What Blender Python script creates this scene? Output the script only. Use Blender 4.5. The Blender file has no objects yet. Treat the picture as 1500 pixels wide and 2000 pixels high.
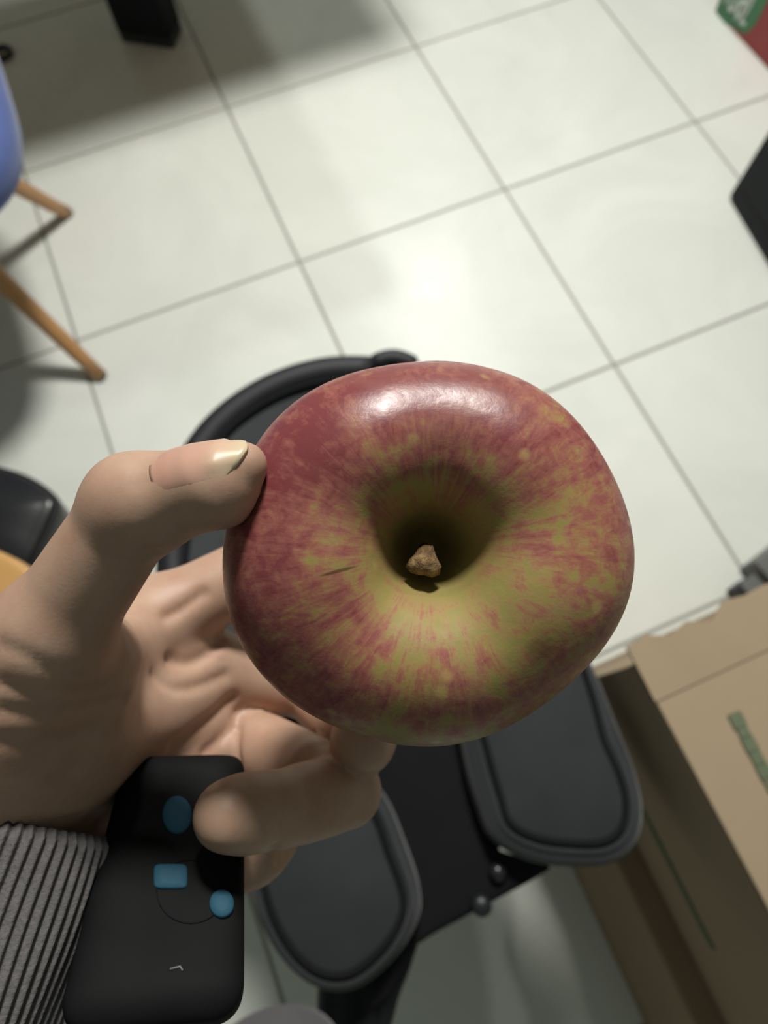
import bpy, bmesh, math, random
import numpy as np
from mathutils import Vector, Matrix

# ------------------------------------------------------------------ camera, world, lights
scene = bpy.context.scene
COL = scene.collection
F = 1280.0                                             # focal length in pixels of a 1500 x 2000 frame
CW = np.array([0.27404423, -1.33866565, 1.05500774])   # camera position (floor z = 0)
RW = np.array([[0.92049245, -0.39038814, -0.01705148],
               [-0.37411478, -0.86784152, -0.32693918],
               [0.11283519, 0.30732426, -0.94489154]])  # rows: right, down, forward
u_, _, v_ = np.linalg.svd(RW)
RW = u_ @ v_

cam = bpy.data.cameras.new('camera')
cam_o = bpy.data.objects.new('camera', cam)
COL.objects.link(cam_o)
cam.sensor_fit = 'VERTICAL'
cam.sensor_height = 36.0
cam.lens = F / 2000.0 * 36.0
cam.clip_start = 0.01
cam.clip_end = 50
m = np.eye(4)
m[:3, 0] = RW[0]; m[:3, 1] = -RW[1]; m[:3, 2] = -RW[2]; m[:3, 3] = CW
cam_o.matrix_world = Matrix(m.tolist())
cam.dof.use_dof = True
cam.dof.focus_distance = 0.116
cam.dof.aperture_fstop = (cam.lens / 1000.0) / 0.0015
scene.camera = cam_o

world = bpy.data.worlds.new('room_air')
scene.world = world
world.use_nodes = True
world.node_tree.nodes['Background'].inputs[0].default_value = (0.88, 1.0, 0.88, 1)
world.node_tree.nodes['Background'].inputs[1].default_value = 0.135


def area_light(name, loc, target, power, size, color):
    l = bpy.data.lights.new(name, 'AREA')
    l.shape = 'DISK'; l.size = size; l.energy = power; l.color = color
    o = bpy.data.objects.new(name, l)
    COL.objects.link(o)
    o.location = loc
    d = Vector(target) - Vector(loc)
    o.rotation_euler = d.to_track_quat('-Z', 'Y').to_euler()
    return o


area_light('room_lamp', (0.80, -0.38, 1.88), (0.64, -0.66, 0.0), 33, 0.26, (1.0, 0.99, 0.93))
area_light('ceiling_lamp_far', (1.55, 1.05, 2.60), (0.64, -0.65, 0.0), 11, 0.13, (0.95, 1.0, 0.95))

scene.view_settings.view_transform = 'Standard'
scene.view_settings.look = 'None'
scene.view_settings.gamma = 1.0
scene.view_settings.use_curve_mapping = False
scene.view_settings.exposure = 0.06


# ------------------------------------------------------------------ helpers
def cam_pt(px, py, zmm):
    """camera frame point in millimetres (right, down, forward)"""
    return np.array([(px - 750.0) / F * zmm, (py - 1000.0) / F * zmm, zmm])


def to_world(v):
    """camera-frame millimetres -> world metres"""
    return np.asarray(v) / 1000.0 @ RW + CW


def at(px, py, z=0.0):
    """world point on the horizontal plane at height z"""
    d = np.array([(px - 750.0) / F, (py - 1000.0) / F, 1.0]) @ RW
    return CW + d * ((z - CW[2]) / d[2])


def link(o, parent=None):
    COL.objects.link(o)
    if parent is not None:
        o.parent = parent
        o.matrix_parent_inverse = Matrix.Identity(4)
    return o


def empty(name, loc=(0, 0, 0)):
    o = bpy.data.objects.new(name, None)
    o.location = loc
    o.empty_display_size = 0.02
    return link(o)


def tag(o, label, cat, group=None):
    o['label'] = label
    o['category'] = cat
    if group:
        o['group'] = group
    return o


def mesh_obj(name, verts, faces, mat, parent=None, smooth=True, origin=None):
    """verts in world space; stored relative to the parent's location (or to origin)"""
    verts = np.asarray(verts, float)
    if parent is not None:
        off = np.array(parent.location)
        p = parent.parent
        while p is not None:
            off = off + np.array(p.location); p = p.parent
        loc = (0, 0, 0)
    else:
        off = np.zeros(3) if origin is None else np.asarray(origin, float)
        loc = off
    me = bpy.data.meshes.new(name)
    me.from_pydata((verts - off).tolist(), [], [list(f) for f in faces])
    me.update()
    if smooth:
        me.polygons.foreach_set('use_smooth', [True] * len(me.polygons))
    if mat:
        me.materials.append(mat)
    o = bpy.data.objects.new(name, me)
    o.location = tuple(loc)
    return link(o, parent)


def bevel(o, w, seg=3):
    md = o.modifiers.new('bevel', 'BEVEL')
    md.width = w; md.segments = seg; md.limit_method = 'ANGLE'
    return o


def box_vf(c, half, ax=None):
    c = np.asarray(c, float)
    ax = np.eye(3) if ax is None else np.asarray(ax, float)
    v = [c + ax[0] * half[0] * sx + ax[1] * half[1] * sy + ax[2] * half[2] * sz
         for sz in (-1, 1) for sy in (-1, 1) for sx in (-1, 1)]
    f = [(0, 2, 3, 1), (4, 5, 7, 6), (0, 1, 5, 4), (2, 6, 7, 3), (0, 4, 6, 2), (1, 3, 7, 5)]
    return v, f


def box_obj(name, c, half, mat, parent=None, ax=None, bev=0.003):
    v, f = box_vf(c, half, ax)
    o = mesh_obj(name, v, f, mat, parent, smooth=False, origin=None if parent else c)
    if bev:
        bevel(o, bev, 2)
    return o


def catmull(pts, n=8, closed=True):
    pts = np.asarray(pts, float)
    N = len(pts)
    out = []
    rng = range(N) if closed else range(N - 1)
    for i in rng:
        if closed:
            p0, p1, p2, p3 = pts[(i - 1) % N], pts[i], pts[(i + 1) % N], pts[(i + 2) % N]
        else:
            p0, p1, p2, p3 = pts[max(i - 1, 0)], pts[i], pts[i + 1], pts[min(i + 2, N - 1)]
        for k in range(n):
            t = k / n
            out.append(0.5 * ((2 * p1) + (-p0 + p2) * t + (2 * p0 - 5 * p1 + 4 * p2 - p3) * t * t
                              + (-p0 + 3 * p1 - 3 * p2 + p3) * t ** 3))
    if not closed:
        out.append(pts[-1])
    return np.array(out)


def tube_vf(path, radius, seg=12, closed=False, caps=True):
    path = np.asarray(path, float)
    n = len(path)
    rad = np.broadcast_to(np.asarray(radius, float), (n,))
    tang = np.roll(path, -1, 0) - np.roll(path, 1, 0) if closed else np.gradient(path, axis=0)
    tang /= np.linalg.norm(tang, axis=1)[:, None]
    ref = np.array([0, 0, 1.0]) if abs(tang[0][2]) < 0.9 else np.array([1.0, 0, 0])
    nrm = np.cross(tang[0], ref); nrm /= np.linalg.norm(nrm)
    V = []
    for i in range(n):
        nrm = nrm - tang[i] * (nrm @ tang[i]); nrm /= np.linalg.norm(nrm)
        b = np.cross(tang[i], nrm)
        for k in range(seg):
            a = 2 * math.pi * k / seg
            V.append(path[i] + rad[i] * (nrm * math.cos(a) + b * math.sin(a)))
    Fc = []
    for i in range(n if closed else n - 1):
        j = (i + 1) % n
        for k in range(seg):
            l = (k + 1) % seg
            Fc.append((i * seg + k, i * seg + l, j * seg + l, j * seg + k))
    if caps and not closed:
        Fc.append(tuple(range(seg))[::-1])
        Fc.append(tuple((n - 1) * seg + k for k in range(seg)))
    return V, Fc


def puff_vf(outline, z0, z1, crown, rings=9, edge=0.012, dish=False):
    """upholstered pad: outline (N,2 world xy), wall from z0 to z1, top swelling by crown"""
    o = np.asarray(outline, float)[:, :2]
    N = len(o)
    c = o.mean(0)
    V = []
    ringsz = [(1.0 - 0.03, z0), (1.0, z0 + 0.25 * (z1 - z0)), (1.0, z1 - edge)]
    for k in range(1, 5):
        a = k / 4 * math.pi / 2
        ringsz.append((('in', edge * (1 - math.cos(a))), z1 - edge + edge * math.sin(a)))
    for s, z in ringsz:
        if isinstance(s, tuple):
            d = o - c; L = np.linalg.norm(d, axis=1)[:, None]
            p = c + d * (1 - s[1] / L)
        else:
            p = c + (o - c) * s
        V += [(q[0], q[1], z) for q in p]
    d = o - c; L = np.linalg.norm(d, axis=1)[:, None]
    base = c + d * (1 - edge / L)
    for k in range(1, rings):
        t = 1 - k / rings
        h = crown * (1 - t * t) if not dish else -crown * (1 - t ** 3)
        p = c + (base - c) * t
        V += [(q[0], q[1], z1 + h) for q in p]
    V.append((c[0], c[1], z1 + (crown if not dish else -crown)))
    nr = len(ringsz) + rings - 1
    Fc = []
    for r in range(nr - 1):
        for k in range(N):
            l = (k + 1) % N
            Fc.append((r * N + k, r * N + l, (r + 1) * N + l, (r + 1) * N + k))
    for k in range(N):
        Fc.append(((nr - 1) * N + k, (nr - 1) * N + (k + 1) % N, nr * N))
    Fc.append(tuple(range(N))[::-1])
    return V, Fc


def ccw(pts):
    p = np.asarray(pts)
    a = 0.5 * np.sum(p[:, 0] * np.roll(p[:, 1], -1) - np.roll(p[:, 0], -1) * p[:, 1])
    return p if a > 0 else p[::-1]


def px_outline(pxs, z, n=8):
    return ccw(catmull([at(x, y, z)[:2] for x, y in pxs], n))


# ------------------------------------------------------------------ materials
class NT:
    def __init__(self, name):
        self.m = bpy.data.materials.new(name)
        self.m.use_nodes = True
        self.t = self.m.node_tree
        self.b = self.t.nodes['Principled BSDF']

    def n(self, typ, **kw):
        nd = self.t.nodes.new(typ)
        for k, v in kw.items():
            setattr(nd, k, v)
        return nd

    def l(self, a, b):
        self.t.links.new(a, b)

    def coord(self, kind='Object'):
        return self.n('ShaderNodeTexCoord').outputs[kind]

    def noise(self, vec, scale, detail=4, rough=0.5, dist=0.0):
        nd = self.n('ShaderNodeTexNoise')
        nd.inputs['Scale'].default_value = scale
        nd.inputs['Detail'].default_value = detail
        nd.inputs['Roughness'].default_value = rough
        nd.inputs['Distortion'].default_value = dist
        self.l(vec, nd.inputs['Vector'])
        return nd.outputs['Fac']

    def ramp(self, fac, stops, interp='LINEAR'):
        nd = self.n('ShaderNodeValToRGB')
        nd.color_ramp.interpolation = interp
        el = nd.color_ramp.elements
        while len(el) < len(stops):
            el.new(0.5)
        for e, (p, c) in zip(el, stops):
            e.position = p
            e.color = (*c, 1) if len(c) == 3 else c
        self.l(fac, nd.inputs['Fac'])
        return nd.outputs['Color']

    def mix(self, fac, a, b, mode='MIX'):
        nd = self.n('ShaderNodeMix', data_type='RGBA', blend_type=mode)
        for s, v in ((0, fac), (6, a), (7, b)):
            if hasattr(v, 'is_output'):
                self.l(v, nd.inputs[s])
            elif s == 0:
                nd.inputs[0].default_value = v
            else:
                nd.inputs[s].default_value = (*v, 1)
        return nd.outputs[2]

    def math(self, op, a, b=0.0, c=0.0):
        nd = self.n('ShaderNodeMath', operation=op)
        for i, v in enumerate((a, b, c)):
            if hasattr(v, 'is_output'):
                self.l(v, nd.inputs[i])
            else:
                nd.inputs[i].default_value = v
        return nd.outputs[0]

    def maprange(self, v, a, b, c=0.0, d=1.0):
        nd = self.n('ShaderNodeMapRange')
        self.l(v, nd.inputs[0])
        for i, x in enumerate((a, b, c, d)):
            nd.inputs[i + 1].default_value = x
        return nd.outputs[0]

    def bump(self, h, strength, dist):
        nd = self.n('ShaderNodeBump')
        nd.inputs['Strength'].default_value = strength
        nd.inputs['Distance'].default_value = dist
        self.l(h, nd.inputs['Height'])
        self.l(nd.outputs[0], self.b.inputs['Normal'])
        return nd

    def set(self, **kw):
        for k, v in kw.items():
            i = self.b.inputs[k.replace('_', ' ')]
            if hasattr(v, 'is_output'):
                self.l(v, i)
            elif isinstance(v, tuple) and len(v) == 3 and i.type == 'RGBA':
                i.default_value = (*v, 1)
            else:
                i.default_value = v
        return self


def plain(name, a, b, scale, rough=0.5, spec=0.5, bump=0.0, bscale=None, bdist=0.001, coat=0.0):
    t = NT(name)
    c = t.coord()
    f = t.noise(c, scale)
    t.set(Base_Color=t.mix(f, a, b), Roughness=rough, Specular_IOR_Level=spec, Coat_Weight=coat)
    if bump:
        t.bump(t.noise(c, bscale or scale * 4, 3), bump, bdist)
    return t.m


def tile_mat():
    t = NT('satin_white_tile')
    c = t.coord('Object')
    info = t.n('ShaderNodeObjectInfo')
    add = t.n('ShaderNodeVectorMath', operation='ADD')
    t.l(c, add.inputs[0])
    mul = t.n('ShaderNodeVectorMath', operation='SCALE')
    t.l(info.outputs['Location'], mul.inputs[0]); mul.inputs[3].default_value = 3.7
    t.l(mul.outputs[0], add.inputs[1])
    v = add.outputs[0]
    big = t.noise(v, 3.0, 5, 0.6, 1.2)
    col = t.ramp(big, [(0.3, (0.70, 0.715, 0.66)), (0.7, (0.80, 0.81, 0.755))])
    t.set(Base_Color=col, Roughness=t.maprange(t.noise(v, 9, 4), 0.3, 0.7, 0.24, 0.34), Specular_IOR_Level=0.5)
    t.bump(t.noise(v, 14, 4, 0.6), 0.10, 0.002)
    return t.m


def fabric_mat(name, a, b, freq=900, rough=0.85, sheen=0.2):
    t = NT(name)
    c = t.coord()
    w = t.n('ShaderNodeTexWave', wave_type='BANDS', bands_direction='X')
    w.inputs['Scale'].default_value = freq / 6.28
    w.inputs['Distortion'].default_value = 1.5
    t.l(c, w.inputs['Vector'])
    n = t.noise(c, 30, 4)
    f = t.math('ADD', t.math('MULTIPLY', w.outputs['Fac'], 0.35), t.math('MULTIPLY', n, 0.65))
    t.set(Base_Color=t.mix(f, a, b), Roughness=rough, Sheen_Weight=sheen, Specular_IOR_Level=0.25)
    t.bump(f, 0.25, 0.0008)
    return t.m


def wood_mat(name, a, b, rough=0.45):
    t = NT(name)
    c = t.coord()
    mp = t.n('ShaderNodeMapping')
    mp.inputs['Scale'].default_value = (40, 40, 3)
    t.l(c, mp.inputs[0])
    f = t.noise(mp.outputs[0], 1.0, 5, 0.6, 0.8)
    t.set(Base_Color=t.mix(f, a, b), Roughness=rough)
    t.bump(f, 0.08, 0.001)
    return t.m


def apple_mat():
    t = NT('streaked_apple_skin')
    c = t.coord('Object')
    sep = t.n('ShaderNodeSeparateXYZ')
    t.l(c, sep.inputs[0])
    x, y, z = sep.outputs
    r = t.math('SQRT', t.math('ADD', t.math('MULTIPLY', x, x), t.math('MULTIPLY', y, y)))
    rr = t.math('MAXIMUM', r, 0.0005)
    cx = t.math('DIVIDE', x, rr)
    cy = t.math('DIVIDE', y, rr)
    pol = t.math('ARCTAN2', r, z)                       # polar angle from the stem, runs along the streaks

    def streak(freq, along, detail, rough=0.6, dist=0.0):
        cb = t.n('ShaderNodeCombineXYZ')
        t.l(t.math('MULTIPLY', cx, freq), cb.inputs[0])
        t.l(t.math('MULTIPLY', cy, freq), cb.inputs[1])
        t.l(t.math('MULTIPLY', pol, along), cb.inputs[2])
        return t.noise(cb.outputs[0], 1.0, detail, rough, dist)
    s1 = streak(4.0, 2.2, 5, 0.62, 0.6)
    s2 = streak(17.0, 6.0, 6, 0.7, 0.7)
    blot = t.noise(c, 60, 6, 0.65)
    mott = t.noise(c, 230, 5, 0.65, 0.8)
    fine = t.noise(c, 420, 4, 0.6)
    # how red: deep on the upper left, paler low down and to the right
    lean = t.math('ADD', t.math('MULTIPLY', x, -5.0), t.math('MULTIPLY', y, 7.5))
    rad = t.maprange(r, 0.007, 0.026, -0.36, 0.10)
    near = t.maprange(r, 0.004, 0.016, 0.35, 1.0)      # streaks fade out towards the stem
    red = t.math('ADD', t.math('ADD', lean, rad), 0.54)
    var = t.math('ADD', t.math('MULTIPLY', t.math('SUBTRACT', s1, 0.5), 1.0), t.math('MULTIPLY', t.math('SUBTRACT', s2, 0.5), 1.25))
    var = t.math('ADD', var, t.math('MULTIPLY', t.math('SUBTRACT', blot, 0.5), 0.95))
    var = t.math('ADD', var, t.math('MULTIPLY', t.math('SUBTRACT', mott, 0.5), 1.45))
    var = t.math('ADD', var, t.math('MULTIPLY', t.math('SUBTRACT', fine, 0.5), 0.60))
    red = t.math('ADD', red, t.math('MULTIPLY', var, near))
    col = t.ramp(red, [(0.0, (0.265, 0.225, 0.066)), (0.20, (0.31, 0.215, 0.078)), (0.40, (0.315, 0.150, 0.080)),
                       (0.60, (0.295, 0.100, 0.080)), (1.0, (0.20, 0.046, 0.050))])
    # dull waxy bloom in patches
    col = t.mix(t.maprange(t.noise(c, 38, 5, 0.65, 0.8), 0.50, 0.75, 0.0, 0.30), col, (0.36, 0.20, 0.15))
    # lenticels
    vo = t.n('ShaderNodeTexVoronoi')
    vo.inputs['Scale'].default_value = 190
    t.l(c, vo.inputs['Vector'])
    gate = t.maprange(t.noise(c, 70, 2), 0.52, 0.60)
    dots = t.math('MULTIPLY', t.maprange(vo.outputs['Distance'], 0.14, 0.30, 1.0, 0.0), gate)
    col = t.mix(t.math('MULTIPLY', dots, 0.55), col, (0.46, 0.33, 0.12))
    # russet in the stem cavity
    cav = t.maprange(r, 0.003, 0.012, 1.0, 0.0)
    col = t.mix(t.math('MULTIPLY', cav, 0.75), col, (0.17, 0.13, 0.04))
    # small dark scars
    vs = t.n('ShaderNodeTexVoronoi')
    vs.inputs['Scale'].default_value = 85
    t.l(c, vs.inputs['Vector'])
    sc = t.math('MULTIPLY', t.maprange(vs.outputs['Distance'], 0.05, 0.10, 1.0, 0.0),
                t.maprange(t.noise(c, 40, 2), 0.60, 0.64))
    col = t.mix(t.math('MULTIPLY', sc, 0.7), col, (0.10, 0.05, 0.025))
    # one thin scratch beside the stem and one round bruise

    def mark(x0, y0, rx, ry, tilt):
        dx = t.math('SUBTRACT', x, x0)
        dy = t.math('SUBTRACT', t.math('SUBTRACT', y, y0), t.math('MULTIPLY', dx, tilt))
        a_ = t.math('DIVIDE', dx, rx)
        b_ = t.math('DIVIDE', dy, ry)
        q = t.math('ADD', t.math('MULTIPLY', a_, a_), t.math('MULTIPLY', b_, b_))
        q = t.math('ADD', q, t.math('MULTIPLY', t.math('SUBTRACT', mott, 0.5), 1.6))
        return t.math('MULTIPLY', t.maprange(q, 0.3, 1.3, 1.0, 0.0), t.maprange(z, 0.0, 0.004, 0.0, 1.0))
    col = t.mix(t.math('MULTIPLY', mark(-0.0165, -0.0035, 0.0032, 0.00032, 0.25), 0.75), col, (0.07, 0.03, 0.015))
    col = t.mix(t.math('MULTIPLY', mark(0.0175, -0.0165, 0.0026, 0.0022, 0.0), 0.5), col, (0.13, 0.07, 0.03))
    t.set(Base_Color=col, Roughness=t.math('ADD', t.maprange(fine, 0.3, 0.7, 0.30, 0.42), t.maprange(r, 0.013, 0.021, 0.30, 0.0)), Specular_IOR_Level=0.34,
          Subsurface_Weight=0.04, Subsurface_Scale=0.003,
          Subsurface_Radius=(1.0, 0.5, 0.2))
    t.bump(t.math('ADD', t.math('MULTIPLY', fine, 0.5), t.math('MULTIPLY', blot, 1.0)), 0.13, 0.0012)
    return t.m


def skin_mat():
    t = NT('skin')
    c = t.coord('Object')
    n1 = t.noise(c, 45, 5, 0.6)
    n2 = t.noise(c, 160, 4, 0.6)
    col = t.ramp(n1, [(0.3, (0.42, 0.25, 0.175)), (0.55, (0.465, 0.30, 0.215)), (0.75, (0.50, 0.335, 0.245))])
    col = t.mix(t.maprange(n2, 0.45, 0.75, 0.0, 0.35), col, (0.38, 0.185, 0.13))
    t.set(Base_Color=col, Roughness=0.50, Specular_IOR_Level=0.4, Subsurface_Weight=0.12, Subsurface_Scale=0.004,
          Subsurface_Radius=(1.0, 0.35, 0.2))
    mp = t.n('ShaderNodeMapping')
    mp.inputs['Scale'].default_value = (1.0, 1.0, 1.0)
    t.l(c, mp.inputs[0])
    vo = t.n('ShaderNodeTexVoronoi', feature='DISTANCE_TO_EDGE')
    vo.inputs['Scale'].default_value = 900
    t.l(c, vo.inputs['Vector'])
    h = t.math('ADD', t.math('MULTIPLY', t.noise(c, 220, 4, 0.6), 0.8), t.math('MULTIPLY', vo.outputs['Distance'], 0.35))
    t.bump(h, 0.10, 0.0005)
    return t.m


def nail_mat():
    t = NT('fingernail')
    uv = t.n('ShaderNodeUVMap').outputs[0]
    sep = t.n('ShaderNodeSeparateXYZ')
    t.l(uv, sep.inputs[0])
    # free edge follows a shallow curve across the nail
    v = t.math('SUBTRACT', sep.outputs[1], 0.5)
    u = t.math('ADD', sep.outputs[0], t.math('MULTIPLY', t.math('MULTIPLY', v, v), 0.35))
    col = t.ramp(u, [(0.0, (0.56, 0.34, 0.235)), (0.10, (0.52, 0.285, 0.215)), (0.62, (0.57, 0.34, 0.255)),
                     (0.84, (0.60, 0.43, 0.30)), (1.0, (0.62, 0.50, 0.33))])
    t.set(Base_Color=col, Roughness=0.32, Specular_IOR_Level=0.5, Subsurface_Weight=0.1, Subsurface_Scale=0.002)
    return t.m


M_TILE = tile_mat()
M_GROUT = plain('grey_grout', (0.30, 0.295, 0.265), (0.36, 0.355, 0.32), 60, 0.9)
M_WOOD = wood_mat('warm_beech', (0.50, 0.27, 0.11), (0.40, 0.20, 0.075))
M_BLUE = fabric_mat('blue_upholstery', (0.05, 0.078, 0.22), (0.085, 0.12, 0.30), 700)
M_BLACK = plain('black_plastic', (0.010, 0.011, 0.014), (0.018, 0.019, 0.022), 25, 0.42, 0.5, 0.1, 300, 0.0004)
M_DARKMETAL = plain('dark_coated_metal', (0.006, 0.008, 0.010), (0.010, 0.012, 0.015), 12, 0.6, 0.2)
M_GLOSS = plain('glossy_black_leather', (0.012, 0.012, 0.014), (0.02, 0.02, 0.022), 40, 0.28, 0.5, 0.08, 180, 0.0006)
M_BAGFAB = fabric_mat('charcoal_bag_fabric', (0.016, 0.018, 0.020), (0.034, 0.037, 0.039), 1400, 0.7, 0.25)
M_BAGBLK = fabric_mat('black_bag_fabric', (0.004, 0.004, 0.005), (0.008, 0.008, 0.010), 1400, 0.9, 0.0)
M_BAGRIM = plain('black_piping', (0.006, 0.006, 0.009), (0.012, 0.012, 0.016), 60, 0.6, 0.4)
M_MESH = fabric_mat('dark_grey_mesh', (0.022, 0.024, 0.027), (0.055, 0.058, 0.062), 1500, 0.85, 0.2)
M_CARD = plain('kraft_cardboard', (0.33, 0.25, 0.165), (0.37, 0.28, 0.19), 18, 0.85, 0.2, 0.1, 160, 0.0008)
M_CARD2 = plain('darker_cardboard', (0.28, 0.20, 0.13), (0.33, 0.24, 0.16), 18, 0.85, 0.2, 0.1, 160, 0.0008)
M_GREENINK = plain('faded_green_ink', (0.10, 0.13, 0.085), (0.17, 0.18, 0.11), 220, 0.8, 0.2)
M_BROWN = wood_mat('dark_orange_wood', (0.23, 0.10, 0.03), (0.17, 0.07, 0.02))
M_RED = plain('red_carton', (0.22, 0.028, 0.03), (0.26, 0.035, 0.035), 20, 0.55)
M_GREEN = plain('green_print', (0.035, 0.13, 0.055), (0.05, 0.17, 0.075), 30, 0.55)
M_WHITEINK = plain('pale_print', (0.42, 0.46, 0.42), (0.48, 0.52, 0.47), 40, 0.6)
M_GREYMETAL = plain('light_grey_metal', (0.26, 0.27, 0.27), (0.30, 0.31, 0.31), 10, 0.45)
M_GREYEDGE = plain('mid_grey_metal', (0.13, 0.135, 0.125), (0.16, 0.165, 0.155), 10, 0.5)
M_TAN = wood_mat('tan_board', (0.52, 0.29, 0.10), (0.46, 0.25, 0.085))
M_REMOTE = plain('matt_black_remote', (0.006, 0.006, 0.007), (0.010, 0.010, 0.010), 90, 0.62, 0.06, 0.08, 700, 0.0002)
M_BTN = plain('blue_rubber', (0.020, 0.075, 0.12), (0.025, 0.09, 0.14), 90, 0.6, 0.15)
M_SLEEVE = plain('grey_ribbed_knit', (0.075, 0.070, 0.072), (0.165, 0.155, 0.155), 700, 0.95, 0.1, 0.5, 1500, 0.0006)
M_TROUSER = fabric_mat('mauve_grey_trousers', (0.075, 0.068, 0.075), (0.12, 0.11, 0.12), 1500, 0.9, 0.2)
M_SKIN = skin_mat()
M_NAIL = nail_mat()
M_APPLE = apple_mat()


def stem_mat():
    t = NT('woody_stem')
    c = t.coord()
    f = t.noise(c, 900, 5, 0.7)
    t.set(Base_Color=t.ramp(f, [(0.3, (0.07, 0.035, 0.018)), (0.5, (0.26, 0.15, 0.06)), (0.7, (0.44, 0.30, 0.13))]),
          Roughness=0.8)
    t.bump(f, 0.7, 0.0008)
    return t.m


M_STEM = stem_mat()

# ------------------------------------------------------------------ floor of separate tiles
T = 0.45
fx0, fx1, fy0, fy1 = -3, 6, -8, 4                 # tile index ranges (x index, y index)
cx, cy = (fx0 + fx1) * T / 2, (fy0 + fy1) * T / 2
floor = box_obj('floor', (cx, cy, -0.0125), ((fx1 - fx0) * T / 2, (fy1 - fy0) * T / 2, 0.0105), M_GROUT, bev=0)
floor['kind'] = 'structure'


def tile_mesh():
    g = 0.0028
    h = T / 2 - g
    e = 0.0012
    V, Fc = [], []
    for s, z in ((h, -0.004), (h, -0.001), (h - e, 0.0)):
        V += [(-s, -s, z), (s, -s, z), (s, s, z), (-s, s, z)]
    for r in (0, 4):
        for k in range(4):
            l = (k + 1) % 4
            Fc.append((r + k, r + l, r + 4 + l, r + 4 + k))
    Fc.append((8, 9, 10, 11))
    me = bpy.data.meshes.new('tile')
    me.from_pydata(V, [], Fc)
    me.materials.append(M_TILE)
    return me


TM = tile_mesh()
rnd = random.Random(4)
for i in range(fx0, fx1):
    for j in range(fy0, fy1):
        o = bpy.data.objects.new('tile', TM)
        o.location = ((i + 0.5) * T - cx, (j + 0.5) * T - cy, 0.0125 + rnd.uniform(-0.0003, 0.0))
        link(o, floor)


# ------------------------------------------------------------------ chair with blue seat
def chair():
    c0 = np.array([-0.110, -0.358, 0.42])
    root = empty('shell_chair', (c0[0], c0[1], 0))
    tag(root, 'blue upholstered chair on slanting wooden legs at the upper left edge', 'chair')
    # seat shell: superellipse cushion with a raised back edge
    ang0 = 0.0
    ax = np.array([math.cos(ang0), math.sin(ang0)]); ay = np.array([-ax[1], ax[0]])
    ol = []
    for k in range(64):
        a = 2 * math.pi * k / 64
        e = 2 / 3.6
        u = 0.230 * np.sign(math.cos(a)) * abs(math.cos(a)) ** e
        v = 0.230 * np.sign(math.sin(a)) * abs(math.sin(a)) ** e
        ol.append(c0[:2] + ax * u + ay * v)
    v, f = puff_vf(ccw(ol), 0.395, 0.450, 0.010, edge=0.022)
    mesh_obj('seat', v, f, M_BLUE, root)
    # backrest beyond the frame
    pv, pf = [], []
    bc = np.array([c0[0], c0[1]]) - ax * 0.225
    n, mrow = 17, 9
    for side in (0, 1):
        for r in range(mrow):
            for k in range(n):
                t = -1 + 2 * k / (n - 1)
                w = 0.19 * (1 - 0.10 * (r / (mrow - 1)) ** 2)
                p = bc + ay * t * w + ax * (0.05 * t * t - 0.07 * r / (mrow - 1) - side * 0.028)
                pv.append((p[0], p[1], 0.42 + 0.36 * r / (mrow - 1) - 0.05 * (t ** 4) * (r / (mrow - 1))))
    N = n * mrow
    for r in range(mrow - 1):
        for k in range(n - 1):
            a = r * n + k
            pf.append((a, a + 1, a + n + 1, a + n))
            pf.append((N + a, N + a + n, N + a + n + 1, N + a + 1))
    loop = [k for k in range(n)] + [r * n + n - 1 for r in range(1, mrow)] + \
           [(mrow - 1) * n + k for k in range(n - 2, -1, -1)] + [r * n for r in range(mrow - 2, 0, -1)]
    for a, b in zip(loop, loop[1:] + loop[:1]):
        pf.append((a, N + a, N + b, b))
    mesh_obj('backrest', pv, pf, M_BLUE, root)
    tips = [at(132, 418, 0.0), at(198, 736, 0.0)]
    tops = [at(-215, 228, 0.385), at(-262, 292, 0.385)]
    tops[0][:2] = tops[0][:2]; tops[1][:2] = tops[1][:2]
    c2 = np.array([c0[0], c0[1], 0])
    tips += [np.array([2 * c0[0] - p[0], 2 * c0[1] - p[1], 0]) for p in tips]
    tops += [np.array([2 * c0[0] - p[0], 2 * c0[1] - p[1], 0.385]) for p in tops[:2]]
    for a, b in zip(tips, tops):
        path = np.array([a + (b - a) * s for s in np.linspace(0.0, 1, 9)])
        path[:, 2] = np.maximum(path[:, 2], 0.004)
        rad = np.linspace(0.0125, 0.0185, 9)
        v, f = tube_vf(path, rad, 20)
        leg = mesh_obj('leg', v, f, M_WOOD, root)
        v, f = tube_vf([a + (0, 0, 0.0005), a + (b - a) * 0.02 + (0, 0, 0.0005)], 0.0130, 20)
        mesh_obj('foot_pad', v, f, M_GREYEDGE, leg)
    box_obj('seat_brace', (c0[0], c0[1], 0.386), (0.13, 0.022, 0.010), M_DARKMETAL, root,
            ax=[(ax[0], ax[1], 0), (ay[0], ay[1], 0), (0, 0, 1)])


chair()


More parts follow.
